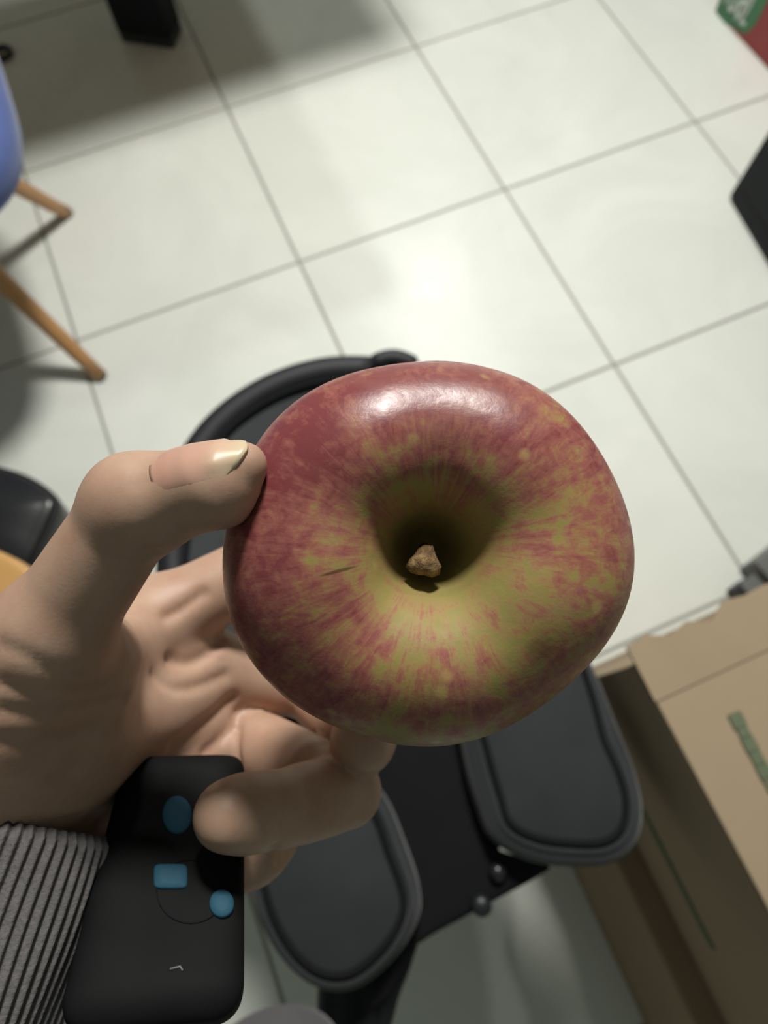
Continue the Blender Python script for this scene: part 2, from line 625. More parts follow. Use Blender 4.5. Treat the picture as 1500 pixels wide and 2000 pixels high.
# ------------------------------------------------------------------ desk with black leg
def desk():
    a = at(236, 84, 0.0); b = at(341, 99, 0.0)
    mid = (a + b) / 2
    d = b - a; w = np.linalg.norm(d); d = d / w
    n = np.array([-d[1], d[0], 0])
    if n[1] < 0:
        n = -n
    root = empty('desk', (mid[0], mid[1], 0))
    tag(root, 'desk on a broad dark metal leg at the top edge', 'desk')
    ax = [d, n, (0, 0, 1)]
    for s in (0, 1):
        off = -d * 1.15 * s
        box_obj('leg', mid + n * 0.035 + off + (0, 0, 0.365), (w / 2, 0.035, 0.345), M_DARKMETAL, root, ax, 0.008)
        box_obj('foot', mid + n * 0.035 + off + (0, 0, 0.012), (w / 2 * 0.97, 0.032, 0.012), M_BLACK, root, ax, 0.004)
    box_obj('desk_top', (0.10, 0.27, 0.725), (0.76, 0.40, 0.014), M_TAN, root, None, 0.004)


desk()


# ------------------------------------------------------------------ ring on the floor
def floor_ring():
    c = at(4, 103, 0.006)
    path = [c + np.array([math.cos(a), math.sin(a), 0]) * 0.019 for a in np.linspace(0, 2 * math.pi, 36, endpoint=False)]
    v, f = tube_vf(path, 0.006, 12, closed=True)
    o = mesh_obj('rubber_ring', v, f, M_BLACK, None, origin=(c[0], c[1], 0))
    tag(o, 'small dark rubber ring lying on the shaded tiles at the left edge', 'ring')


floor_ring()


# ------------------------------------------------------------------ red carton with green print
def frame_from(a, b):
    d = b - a; d[2] = 0
    L = np.linalg.norm(d); d = d / L
    n = np.array([-d[1], d[0], 0])
    return d, n, L


def red_carton():
    a = at(1395, 21, 0.0); b = at(1500, 136, 0.0)
    d, n, L = frame_from(a.copy(), b.copy())
    if n @ (a - at(774, 1440)) < 0:
        n = -n
    W, D, Hh = 0.34, 0.26, 0.20
    root = empty('fruit_carton', tuple(a))
    tag(root, 'red carton with a green printed patch in the top right corner', 'carton')
    ax = [d, n, (0, 0, 1)]
    box_obj('carton_body', a + d * W / 2 + n * D / 2 + (0, 0, Hh / 2 + 0.0005), (W / 2, D / 2, Hh / 2), M_RED, root, ax, 0.003)
    # green patch on the visible face, rounded outline, proud of the card
    e = -n * 0.0015

    def face(u, z):
        return a + d * u + np.array([0, 0, z]) + e
    ol = catmull([(0.005, 0.008), (0.070, 0.008), (0.108, 0.018), (0.122, 0.05), (0.120, 0.12), (0.10, 0.165),
                  (0.04, 0.175), (0.005, 0.17)], 6)
    v = [face(u, z) for u, z in ol] + [face(u, z) + n * 0.0012 for u, z in ol]
    N = len(ol)
    f = [tuple(range(N))] + [tuple(range(N, 2 * N))[::-1]] + [(k, N + k, N + (k + 1) % N, (k + 1) % N) for k in range(N)]
    g = mesh_obj('green_patch', v, f, M_GREEN, root, smooth=False)
    # looping white script
    strokes = [[(0.014, 0.030), (0.020, 0.075), (0.028, 0.10), (0.030, 0.07), (0.026, 0.035), (0.034, 0.030), (0.040, 0.055),
                (0.044, 0.034), (0.050, 0.030), (0.056, 0.085), (0.061, 0.105), (0.061, 0.06), (0.058, 0.03), (0.068, 0.03)],
               [(0.040, 0.045), (0.047, 0.062), (0.053, 0.048)]]
    for s in strokes:
        c = catmull(s, 6, closed=False)
        v, f = tube_vf([face(u * 1.45, z) - n * 0.0006 for u, z in c], 0.0040, 8)
        mesh_obj('white_script', v, f, M_WHITEINK, root)


red_carton()


# ------------------------------------------------------------------ black case at right edge
def black_case():
    a = at(1420, 387, 0.0); b = at(1500, 522, 0.0)
    d, n, L = frame_from(a.copy(), b.copy())
    if n @ (a - at(774, 1440)) < 0:
        n = -n
    W, D, Hh = 0.36, 0.30, 0.42
    root = empty('computer_case', tuple(a))
    tag(root, 'black box-shaped case standing on the tiles at the right edge', 'case')
    ax = [d, n, (0, 0, 1)]
    box_obj('case_body', a + d * W / 2 + n * D / 2 + (0, 0, Hh / 2 + 0.004), (W / 2, D / 2, Hh / 2 - 0.002), M_DARKMETAL, root, ax, 0.005)
    for u in (0.03, W - 0.03):
        for w in (0.03, D - 0.03):
            box_obj('foot', a + d * u + n * w + (0, 0, 0.0035), (0.015, 0.015, 0.003), M_BLACK, root, ax, 0.001)
    box_obj('front_panel', a + d * W / 2 - n * 0.001 + (0, 0, 0.22), (W / 2 - 0.02, 0.003, 0.17), M_DARKMETAL, root, ax, 0.002)


black_case()


# ------------------------------------------------------------------ grey metal cabinet with black foot
def grey_cabinet():
    a = at(1440, 1112, 0.0); b = at(1500, 1066, 0.0)
    d, n, L = frame_from(a.copy(), b.copy())
    if n @ (at(1500, 1200) - a) < 0:
        n = -n
    root = empty('grey_cabinet', tuple(a))
    tag(root, 'low grey metal cabinet on a small black foot beyond the cardboard stack', 'cabinet')
    ax = [d, n, (0, 0, 1)]
    W, D, Hh = 0.40, 0.10, 0.045
    box_obj('cabinet_base', a + d * W / 2 + n * D / 2 + (0, 0, 0.030), (W / 2, D / 2, 0.024), M_GREYEDGE, root, ax, 0.002)
    box_obj('grey_panel', a + d * (W / 2 + 0.012) + n * (D / 2 + 0.012) + (0, 0, 0.056), (W / 2 - 0.012, D / 2 - 0.012, 0.004), M_GREYMETAL, root, ax, 0.002)
    p = at(1440, 1160, 0.0)
    box_obj('foot', p + n * 0.0 + (0, 0, 0.016), (0.013, 0.015, 0.016), M_BLACK, root, ax, 0.003)
    q = (p + a) / 2
    box_obj('foot_bracket', p + d * 0.012 + (0, 0, 0.030), (0.016, 0.013, 0.004), M_GREYEDGE, root, ax, 0.001)


grey_cabinet()


# ------------------------------------------------------------------ stacked cardboard boxes
def carton_stack():
    xl = 0.437
    ht, hm = 0.54, 0.29
    back = at(1240, 1298, ht)                            # far left top corner
    # lower carton
    y1 = back[1]
    y0 = y1 - 0.62
    x0 = xl
    W = 0.42
    lo = empty('cardboard_box', (x0, y1, 0))
    tag(lo, 'lower cardboard box standing on the tiles under another box at the lower right', 'box', 'cardboard boxes')

    def panels(root, xa, xb, ya, yb, za, zb, mat, mat_in, flaps):
        th = 0.004
        box_obj('side_panel', (xa + th / 2, (ya + yb) / 2, (za + zb) / 2), (th / 2, (yb - ya) / 2, (zb - za) / 2), mat, root, bev=0.0015)
        box_obj('side_panel', (xb - th / 2, (ya + yb) / 2, (za + zb) / 2), (th / 2, (yb - ya) / 2, (zb - za) / 2), mat, root, bev=0.0015)
        box_obj('end_panel', ((xa + xb) / 2, ya + th / 2, (za + zb) / 2), ((xb - xa) / 2 - th, th / 2, (zb - za) / 2), mat, root, bev=0.0015)
        box_obj('end_panel', ((xa + xb) / 2, yb - th / 2, (za + zb) / 2), ((xb - xa) / 2 - th, th / 2, (zb - za) / 2), mat, root, bev=0.0015)
        box_obj('bottom_panel', ((xa + xb) / 2, (ya + yb) / 2, za + th / 2), ((xb - xa) / 2 - th, (yb - ya) / 2 - th, th / 2), mat, root, bev=0)
        half = (xb - xa) / 2
        for s in (0, 1):
            xc = xa + half * (0.5 + s)
            fl = box_obj('top_flap', (xc, (ya + yb) / 2, zb + 0.0025), (half / 2 - 0.001, (yb - ya) / 2, 0.002), mat_in, root, bev=0.0015)
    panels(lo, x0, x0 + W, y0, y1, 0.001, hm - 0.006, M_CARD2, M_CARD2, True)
    xt = back[0]
    up = empty('cardboard_box', (xt, y1, hm))
    tag(up, 'upper cardboard box with a pale lit top and green print, on the lower box', 'box', 'cardboard boxes')
    yu = -1.735
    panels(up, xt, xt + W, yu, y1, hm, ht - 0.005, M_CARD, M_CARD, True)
    # far lip of the open flap, a little ragged
    v = []
    N = 24
    for k in range(N + 1):
        x = xt + W * k / N
        j = 0.004 * math.sin(k * 2.7) + 0.003 * math.sin(k * 1.1 + 1)
        for (yy, zz) in ((y1 - 0.03, ht - 0.002), (y1 + 0.012 + j, ht + 0.000), (y1 + 0.012 + j, ht + 0.003), (y1 - 0.03, ht + 0.0007)):
            v.append((x, yy, zz))
    f = []
    for k in range(N):
        for q in range(4):
            r = (q + 1) % 4
            f.append((k * 4 + q, k * 4 + r, k * 4 + 4 + r, k * 4 + 4 + q))
    f += [(3, 2, 1, 0), (N * 4, N * 4 + 1, N * 4 + 2, N * 4 + 3)]
    mesh_obj('end_flap', v, f, M_CARD, up, smooth=False)
    # green print on top and along the side
    p0 = at(1432, 1392, ht); p1 = at(1512, 1545, ht)
    dd = p1 - p0; dd[2] = 0
    L = np.linalg.norm(dd); dd /= L
    nn = np.array([-dd[1], dd[0], 0])
    rr = random.Random(2)
    u = 0.0
    while u < L:
        w = rr.uniform(0.006, 0.011)
        hgt = rr.uniform(0.0040, 0.0052)
        c = p0 + dd * (u + w / 2) + (0, 0, 0.0003 + 0.0005)
        box_obj('printed_letter', c, (w / 2, hgt, 0.0006), M_GREENINK, up, [dd, nn, (0, 0, 1)], 0)
        u += w + 0.0005
    # side stripe: a long thin printed band on the left face of the upper box
    za = 0.375
    ya = at(1290, 1560, za)[1]; yb = at(1425, 1835, za)[1]
    box_obj('printed_band', (xt - 0.0004, (ya + yb) / 2, za), (0.0008, abs(ya - yb) / 2, 0.005), M_GREENINK, up, bev=0)
    # wooden crate standing on the lower box in front of the upper one
    o = empty('wooden_crate', (xt + 0.15, yu - 0.09, hm))
    tag(o, 'dark orange wooden crate in the bottom right corner', 'crate')
    cx0, cx1, cy0, cy1 = xt + 0.012, xt + 0.33, yu - 0.20, yu - 0.02
    for k in range(3):
        z = hm + 0.028 + k * 0.056
        for yy in (cy0, cy1):
            box_obj('slat', ((cx0 + cx1) / 2, yy, z), ((cx1 - cx0) / 2, 0.006, 0.024), M_BROWN, o, bev=0.002)
        for xx in (cx0 + 0.006, cx1 - 0.006):
            box_obj('slat', (xx, (cy0 + cy1) / 2, z), (0.006, (cy1 - cy0) / 2 - 0.007, 0.024), M_BROWN, o, bev=0.002)
    box_obj('lid', ((cx0 + cx1) / 2, (cy0 + cy1) / 2, hm + 0.174), ((cx1 - cx0) / 2 + 0.006, (cy1 - cy0) / 2 + 0.006, 0.006), M_BROWN, o, bev=0.002)


carton_stack()


# ------------------------------------------------------------------ black swivel seat under the apple
def swivel_seat():
    cb = at(775, 1405, 0.38)
    root = empty('swivel_chair', (cb[0], cb[1], 0))
    tag(root, 'black padded swivel seat with a round rim and piped pads behind the apple', 'chair')
    z = 0.48
    # shell under everything
    ol = px_outline([(500, 1500), (420, 1180), (470, 900), (640, 800), (830, 810), (1000, 950), (1070, 1250), (1050, 1540),
                     (930, 1700), (760, 1780), (600, 1770), (530, 1680)], z - 0.06, 6)
    v, f = puff_vf(ol, z - 0.085, z - 0.045, 0.003, edge=0.02)
    mesh_obj('seat_shell', v, f, M_BAGBLK, root)
    # round rim at the upper left with a slightly dished mesh panel
    zr = z
    ring = [(345, 1150), (343, 1050), (357, 950), (395, 872), (455, 808), (535, 758), (620, 730), (700, 724), (790, 735),
            (900, 790), (990, 900), (1020, 1040), (990, 1180), (900, 1290), (740, 1350), (560, 1340), (420, 1270)]
    path = catmull([at(x, y, zr) for x, y in ring], 8)
    v, f = tube_vf(path, 0.0150, 16, closed=True)
    rim = mesh_obj('rim', v, f, M_BAGRIM, root)
    c = path.mean(0)
    L = np.linalg.norm(path - c, axis=1)[:, None]
    v, f = tube_vf(c + (path - c) * (1 - 0.014 / L) + (0, 0, 0.007), 0.0024, 8, closed=True)
    mesh_obj('piping', v, f, M_BAGBLK, rim)
    inn = ccw((c + (path - c) * (1 - 0.008 / L))[:, :2])
    v, f = puff_vf(inn, zr - 0.05, zr + 0.004, 0.018, edge=0.004, dish=True)
    mesh_obj('mesh_panel', v, f, M_MESH, root)
    v, f = tube_vf(catmull([at(705, 728, zr + .010), at(735, 708, zr + .014), at(770, 700, zr + .015), at(805, 712, zr + .012), at(830, 735, zr + .008)], 6, False),
                   [0.006] * 6 + [0.009] * 13 + [0.006] * 6, 12)
    mesh_obj('pull_tab', v, f, M_BAGRIM, root)

    def pad(pts, z0, z1, crown, inset):
        o = px_outline(pts, z1, 8)
        v, f = puff_vf(o, z0, z1, crown, edge=0.014, rings=12)
        p = mesh_obj('seat_pad', v, f, M_BAGFAB, root)
        c = o.mean(0)
        L = np.linalg.norm(o - c, axis=1)[:, None]
        for s, r, zz, mt in ((inset, 0.0028, 0.0018, M_BAGBLK), (inset - 0.006, 0.0022, -0.0004, M_BAGFAB)):
            q = c + (o - c) * (1 - s / L)
            v, f = tube_vf(np.c_[q, np.full(len(q), z1 + zz)], r, 8, closed=True)
            mesh_obj('piping', v, f, mt, p)
        return p
    pad([(880, 1230), (1000, 1180), (1110, 1210), (1165, 1300), (1215, 1420), (1250, 1510), (1264, 1590), (1250, 1655),
         (1205, 1692), (1130, 1700), (1040, 1688), (970, 1650), (940, 1590), (905, 1460)], z - 0.06, z + 0.015, 0.008, 0.019)
    pad([(478, 1640), (482, 1740), (512, 1830), (565, 1905), (630, 1945), (700, 1940), (770, 1885), (815, 1815), (822, 1750),
         (795, 1660), (745, 1550), (660, 1480), (560, 1480), (500, 1550)], z - 0.06, z + 0.010, 0.008, 0.014)
    # broad strap sunk between the pads
    st = px_outline([(700, 1420), (760, 1380), (880, 1390), (925, 1480), (968, 1640), (1010, 1690), (1075, 1695), (1060, 1712), (965, 1765), (860, 1822),
                     (800, 1852), (770, 1800), (745, 1600)], z - 0.02, 6)
    v, f = puff_vf(st, z - 0.07, z - 0.02, 0.003, edge=0.008)
    mesh_obj('strap', v, f, M_BAGBLK, root)
    b = at(940, 1768, z - 0.015)
    v, f = tube_vf([b + (0, 0, -0.008), b + (0, 0, 0.003), b + (0, 0, 0.006)], [0.008, 0.008, 0.005], 16)
    mesh_obj('buckle', v, f, M_BLACK, root)
    b = at(972, 1703, z - 0.015)
    th = np.linspace(0, math.pi / 2, 6)
    v, f = tube_vf([b + (0, 0, 0.006 * math.sin(a)) for a in th], [max(0.007 * math.cos(a), 0.0004) for a in th], 16)
    mesh_obj('rivet', v, f, M_GLOSS, root)
    # flap hanging off the near side
    ep = px_outline([(640, 1850), (740, 1840), (815, 1830), (806, 1890), (780, 1960), (755, 2040), (700, 2110), (640, 2100), (615, 1980)], z - 0.05, 6)
    v, f = puff_vf(ep, z - 0.10, z - 0.05, 0.010, edge=0.015)
    mesh_obj('side_flap', v, f, M_BAGRIM, root)
    # column and five-armed base
    x, y = cb[0], cb[1]
    v, f = tube_vf([(x, y, 0.07), (x, y, 0.20), (x, y, 0.201), (x, y, z - 0.083)], [0.024, 0.024, 0.014, 0.014], 24)
    mesh_obj('column', v, f, M_BLACK, root)
    for k in range(5):
        a = 2 * math.pi * k / 5 + math.pi / 5
        e = np.array([x + 0.155 * math.cos(a), y + 0.155 * math.sin(a), 0.062])
        v, f = tube_vf([(x, y, 0.085), (np.array([x, y, 0.085]) + e) / 2, e], [0.020, 0.017, 0.012], 12)
        mesh_obj('base_arm', v, f, M_BLACK, root)
        t = np.array([-math.sin(a), math.cos(a), 0])
        w = np.array([e[0], e[1], 0.0245])
        v, f = tube_vf([w - t * 0.012, w - t * 0.010, w + t * 0.010, w + t * 0.012], [0.020, 0.024, 0.024, 0.020], 20)
        cs = mesh_obj('caster', v, f, M_BLACK, root)
        v, f = tube_vf([w + (0, 0, 0.02), e], 0.006, 10)
        mesh_obj('caster_stem', v, f, M_DARKMETAL, cs)


swivel_seat()


# ------------------------------------------------------------------ things at the left edge
def left_things():
    z = 0.24
    ol = px_outline([(-160, 930), (-60, 905), (10, 917), (60, 938), (98, 968), (103, 990), (80, 1045), (50, 1100), (0, 1125),
                     (-90, 1120), (-160, 1080), (-190, 1000)], z, 8)
    c = ol.mean(0)
    root = empty('footstool', (c[0], c[1], 0))
    tag(root, 'glossy black leather stool at the left edge above the thumb', 'stool')
    v, f = puff_vf(ol, z - 0.055, z, 0.014, edge=0.010)
    s = mesh_obj('seat', v, f, M_GLOSS, root)
    L = np.linalg.norm(ol - c, axis=1)[:, None]
    q = c + (ol - c) * (1 + 0.001 / L)
    v, f = tube_vf(np.c_[q, np.full(len(q), z - 0.012)], 0.0035, 8, closed=True)
    mesh_obj('piping', v, f, M_BAGRIM, s)
    v, f = tube_vf([(c[0], c[1], 0.03), (c[0], c[1], z - 0.05)], 0.025, 20)
    mesh_obj('column', v, f, M_BLACK, root)
    v, f = tube_vf([(c[0], c[1], 0.001), (c[0], c[1], 0.012), (c[0], c[1], 0.03)], [0.07, 0.07, 0.03], 32)
    mesh_obj('base_plate', v, f, M_BLACK, root)
    # tan wooden table top corner
    z = 0.60
    ol = px_outline([(-260, 1000), (-120, 1030), (-10, 1072), (40, 1098), (72, 1130), (70, 1190), (40, 1270), (-30, 1400),
                     (-200, 1450), (-330, 1350), (-340, 1120)], z, 8)
    c = ol.mean(0)
    root = empty('side_table', (c[0], c[1], 0))
    tag(root, 'small tan wooden table at the left edge just below the glossy black stool', 'table')
    v, f = puff_vf(ol, z - 0.018, z, 0.0, edge=0.005)
    mesh_obj('table_top', v, f, M_TAN, root)
    for a in (2.8, 4.3, 5.8):
        p = np.array([c[0] + 0.03 * math.cos(a), c[1] + 0.03 * math.sin(a), z - 0.017])
        q = np.array([c[0] + 0.06 * math.cos(a), c[1] + 0.06 * math.sin(a), 0.001])
        v, f = tube_vf([q, (p + q) / 2, p], [0.009, 0.011, 0.013], 16)
        mesh_obj('leg', v, f, M_TAN, root)


left_things()

# ------------------------------------------------------------------ the apple
AC = cam_pt(828, 1072, 134.3)                          # centre in camera millimetres
PROFILE = np.array([(0.0, -22.0), (5, -23.5), (10, -26.5), (16, -28.5), (23, -27.0), (31, -20.5), (36.8, -11), (39.6, 0),
                    (39.4, 7.5), (37.2, 14.6), (33.0, 20.0), (27.8, 23.0), (22.6, 24.2), (17.8, 23.6), (13.6, 21.6), (10.2, 18.0), (7.4, 12.6), (5.0, 6.6), (2.6, 2.0), (0.0, 0.8)])
SIL = [(0, 1.005), (35, 0.955), (55, 0.935), (90, 0.94), (115, 0.97), (135, 1.0), (150, 1.005), (180, 1.0), (205, 0.985), (225, 0.965), (250, 0.945),
       (270, 0.935), (295, 0.95), (315, 0.972), (335, 0.985)]


def sil(a):
    d = np.degrees(a) % 360
    xs = np.array([s[0] for s in SIL] + [360]); ys = np.array([s[1] for s in SIL] + [SIL[0][1]])
    dd = 0
    for k in (-16, -8, 0, 8, 16):
        dd = dd + np.interp((d + k) % 360, xs, ys)
    return dd / 5


# apple axes in the camera frame: stem axis points back at the camera
_ax = np.array([0.02, -0.045, -1.0]); _ax /= np.linalg.norm(_ax)
_ex = np.array([1.0, 0, 0]); _ex -= _ax * (_ex @ _ax); _ex /= np.linalg.norm(_ex)
_ey = np.cross(_ax, _ex)                                # y: image up
AR = np.array([_ex, _ey, _ax])
_pp = catmull(PROFILE, 6, closed=False)
_rho = np.hypot(_pp[:, 0], _pp[:, 1]); _th = np.arctan2(_pp[:, 0], _pp[:, 1])


def apple_field(P):
    """signed distance (mm, approximate) of camera-frame points to the outside of the apple"""
    q = (P - AC) @ AR.T
    r = np.hypot(q[..., 0], q[..., 1])
    a = np.arctan2(-q[..., 1], q[..., 0])
    r = r / sil(a)
    rho = np.hypot(r, q[..., 2])
    th = np.arctan2(r, q[..., 2])
    sel = (_rho > 25.5)
    o = np.argsort(_th[sel])
    return rho - np.interp(th, _th[sel][o], _rho[sel][o])


def apple():
    n = 128
    V, Fc = [], []
    rings = _pp[1:-1]
    for (r, h) in rings:
        for k in range(n):
            a = 2 * math.pi * k / n
            w = float(sil(np.array(-a)))                 # image angle runs the other way
            w = 1 + (w - 1) * min(1.0, max(0, (r - 6) / 22))
            lob = 1 + 0.012 * math.cos(5 * a + 0.6) * (1 if h < 0 else 0.7)
            hh = h + (0.6 * math.cos(5 * a + 1.9) + 0.9 * math.cos(2 * a + 0.4)) * min(1, abs(r) / 18.0) * (abs(h) > 8)
            V.append((r * w * lob * math.cos(a), r * w * lob * math.sin(a), hh))
    m_ = len(rings)
    for i in range(m_ - 1):
        for k in range(n):
            l = (k + 1) % n
            Fc.append((i * n + k, i * n + l, (i + 1) * n + l, (i + 1) * n + k))
    V.append((0, 0, _pp[0][1])); V.append((0, 0, _pp[-1][1]))
    for k in range(n):
        l = (k + 1) % n
        Fc.append((len(V) - 2, l, k))
        Fc.append((len(V) - 1, (m_ - 1) * n + k, (m_ - 1) * n + l))
    me = bpy.data.meshes.new('apple')
    me.from_pydata((np.array(V) / 1000).tolist(), [], Fc)
    me.polygons.foreach_set('use_smooth', [True] * len(me.polygons))
    me.materials.append(M_APPLE)
    o = bpy.data.objects.new('apple', me)
    W = AR @ RW                                         # rows: local axes in world
    mt = np.eye(4); mt[:3, :3] = W.T; mt[:3, 3] = to_world(AC)
    o.matrix_world = Matrix(mt.tolist())
    link(o)
    tag(o, 'red and yellow streaked apple held up by thumb and fingers, stem facing up', 'apple')
    # stem: short woody stub, flared and cut at the end
    rr = random.Random(7)
    path = np.array([(0.0, 0.0, 0.0), (-0.2, -0.5, 4.0), (-0.5, -1.2, 8.0), (-0.8, -1.9, 11.5), (-1.0, -2.3, 14.0), (-1.0, -2.0, 15.0)])
    rad = [1.3, 1.25, 1.35, 1.9, 2.9, 2.2]
    v, f = tube_vf(path, rad, 14)
    v = np.array(v)
    for k in range(len(v)):
        ring = k // 14
        a = (k % 14) / 14 * 2 * math.pi
        tri = 1 + (0.22 * math.cos(3 * a + 0.5) + rr.uniform(-0.08, 0.08)) * min(1, ring / 3)
        v[k] = path[ring] + (v[k] - path[ring]) * tri
        if ring == 5:
            v[k, 2] += rr.uniform(-0.25, 0.25)
    me = bpy.data.meshes.new('stem')
    me.from_pydata((v / 1000).tolist(), [], f)
    me.polygons.foreach_set('use_smooth', [True] * len(me.polygons))
    me.materials.append(M_STEM)
    s = bpy.data.objects.new('stem', me)
    link(s, o)
    s['label'] = 'short woody brown stem'


apple()


# ------------------------------------------------------------------ the hand: one continuous surface from a signed distance field
def cone(P, a, b, ra, rb):
    """tapered capsule distance"""
    a = np.asarray(a, np.float32); b = np.asarray(b, np.float32)
    d = b - a
    L2 = float(d @ d)
    t = ((P[0] - a[0]) * d[0] + (P[1] - a[1]) * d[1] + (P[2] - a[2]) * d[2]) / L2
    t = np.clip(t, 0, 1)
    dx = P[0] - a[0] - t * d[0]; dy = P[1] - a[1] - t * d[1]; dz = P[2] - a[2] - t * d[2]
    return np.sqrt(dx * dx + dy * dy + dz * dz) - (ra + (rb - ra) * t)


def smin(a, b, k):
    h = np.clip(0.5 + 0.5 * (b - a) / k, 0, 1)
    return b + (a - b) * h - k * h * (1 - h)


def smax(a, b, k):
    return -smin(-a, -b, k)


C = cam_pt
WR_A = np.array([-97.0, 60.0, 137.0])                  # wrist, thumb side
WR_B = np.array([-86.0, 80.0, 160.0])                  # wrist, little finger side
FA = np.array([-0.17, 0.86, -0.46]); FA /= np.linalg.norm(FA)   # forearm direction, away from the hand
MCP = {'index': C(318, 1205, 188), 'middle': C(398, 1300, 196), 'ring': C(452, 1432, 202), 'little': C(440, 1535, 200)}
TH = {'cmc': C(-60, 1500, 138), 'mcp': C(100, 1238, 127), 'ip': C(266, 986, 119), 'd': C(428, 946, 113.2), 'tip': C(478, 907, 111.5)}
FING = {
    'index': [MCP['index'], C(560, 1085, 198), C(735, 1045, 194), C(850, 1035, 177.5)],
    'middle': [MCP['middle'], C(600, 1345, 212), C(715, 1440, 186), C(705, 1450, 165)],
    'ring': [MCP['ring'], C(676, 1545, 168), C(545, 1580, 150), C(446, 1592, 139)],
    'little': [MCP['little'], C(528, 1640, 196), C(500, 1672, 178), C(440, 1700, 174)],
}
FRAD = {'index': (10.5, 9.3, 8.2, 7.4), 'middle': (10.5, 9.3, 8.3, 7.5), 'ring': (9.8, 8.6, 8.0, 7.3), 'little': (9.0, 7.8, 7.0, 6.2)}


def hand_field(P):
    # palm: metacarpals blended into a slab
    palm = None
    wa, wb = WR_A, WR_B
    for k, (n, r0, r1) in enumerate((('index', 13, 11.5), ('middle', 13.5, 11.5), ('ring', 13, 11), ('little', 12.5, 10))):
        w = wa + (wb - wa) * k / 3
        d = cone(P, w, MCP[n], r0, r1)
        palm = d if palm is None else smin(palm, d, 5)
    palm = smin(palm, cone(P, MCP['index'], MCP['little'], 10.0, 9.0), 5)
    # forearm
    mid = (wa + wb) / 2
    for s, w in ((0, wa), (1, wb)):
        palm = smin(palm, cone(P, w + (mid - w) * 0.2, w + (mid - w) * 0.1 + FA * 75, 13.5, 15), 9)
    palm = smin(palm, cone(P, mid, mid + FA * 75, 17, 22), 9)
    # heel of the hand on the little finger side
    palm = smin(palm, cone(P, WR_B + (6, -4, 2), MCP['little'] + (-6, 0, -4), 14, 10), 7)
    # thenar eminence and thumb
    thenar = cone(P, TH['cmc'], TH['mcp'], 18.0, 11.0)
    thenar = smin(thenar, cone(P, TH['cmc'] + (12, -2, 9), TH['mcp'] + (2, 8, 12), 15, 9.0), 8)
    thenar = smin(thenar, cone(P, C(90, 1430, 148), C(370, 1370, 194), 16, 9.5), 12)
    palm = smin(palm, thenar, 8)
    # web between thumb and index
    palm = smin(palm, cone(P, TH['mcp'] + (0, 8, 16), MCP['index'] + (-8, 6, -8), 8.0, 7.5), 8)
    th = cone(P, TH['mcp'], TH['ip'], 9.6, 8.0)
    th = smin(th, cone(P, TH['ip'] + (0, 0, 0), TH['ip'] + (2, 0.4, -1.0), 8.3, 8.3), 3)
    th = smin(th, cone(P, TH['ip'], TH['d'], 8.3, 6.8), 3)
    th = smin(th, cone(P, TH['d'], TH['tip'], 6.6, 3.3), 2.5)
    out = smin(palm, th, 4)
    res = out
    for n, pts in FING.items():
        r = FRAD[n]
        fd = cone(P, pts[0], pts[1], r[0], r[1])
        for k in (1, 2):
            fd = smin(fd, cone(P, pts[k], pts[k + 1], r[k], r[k + 1]), 2.0)
        # pads between the joints
        for k in (0, 1, 2):
            mpt = (pts[k] + pts[k + 1]) / 2
            fd = smin(fd, cone(P, mpt + (pts[k] - mpt) * 0.35, mpt + (pts[k + 1] - mpt) * 0.35, (r[k] + r[k + 1]) / 2 + 0.3, (r[k] + r[k + 1]) / 2 + 0.3), 2.5)
        res = smin(res, smin(out, fd, 5.0), 0.8)
    # carved folds
    for a, b, r, d in CREASES:
        res = smax(res, -(cone(P, a, b, r, r)), d)
    # never run into the fruit
    return res


def on_px(p, q, za, zb):
    return C(*p, za), C(*q, zb)


CREASES = []


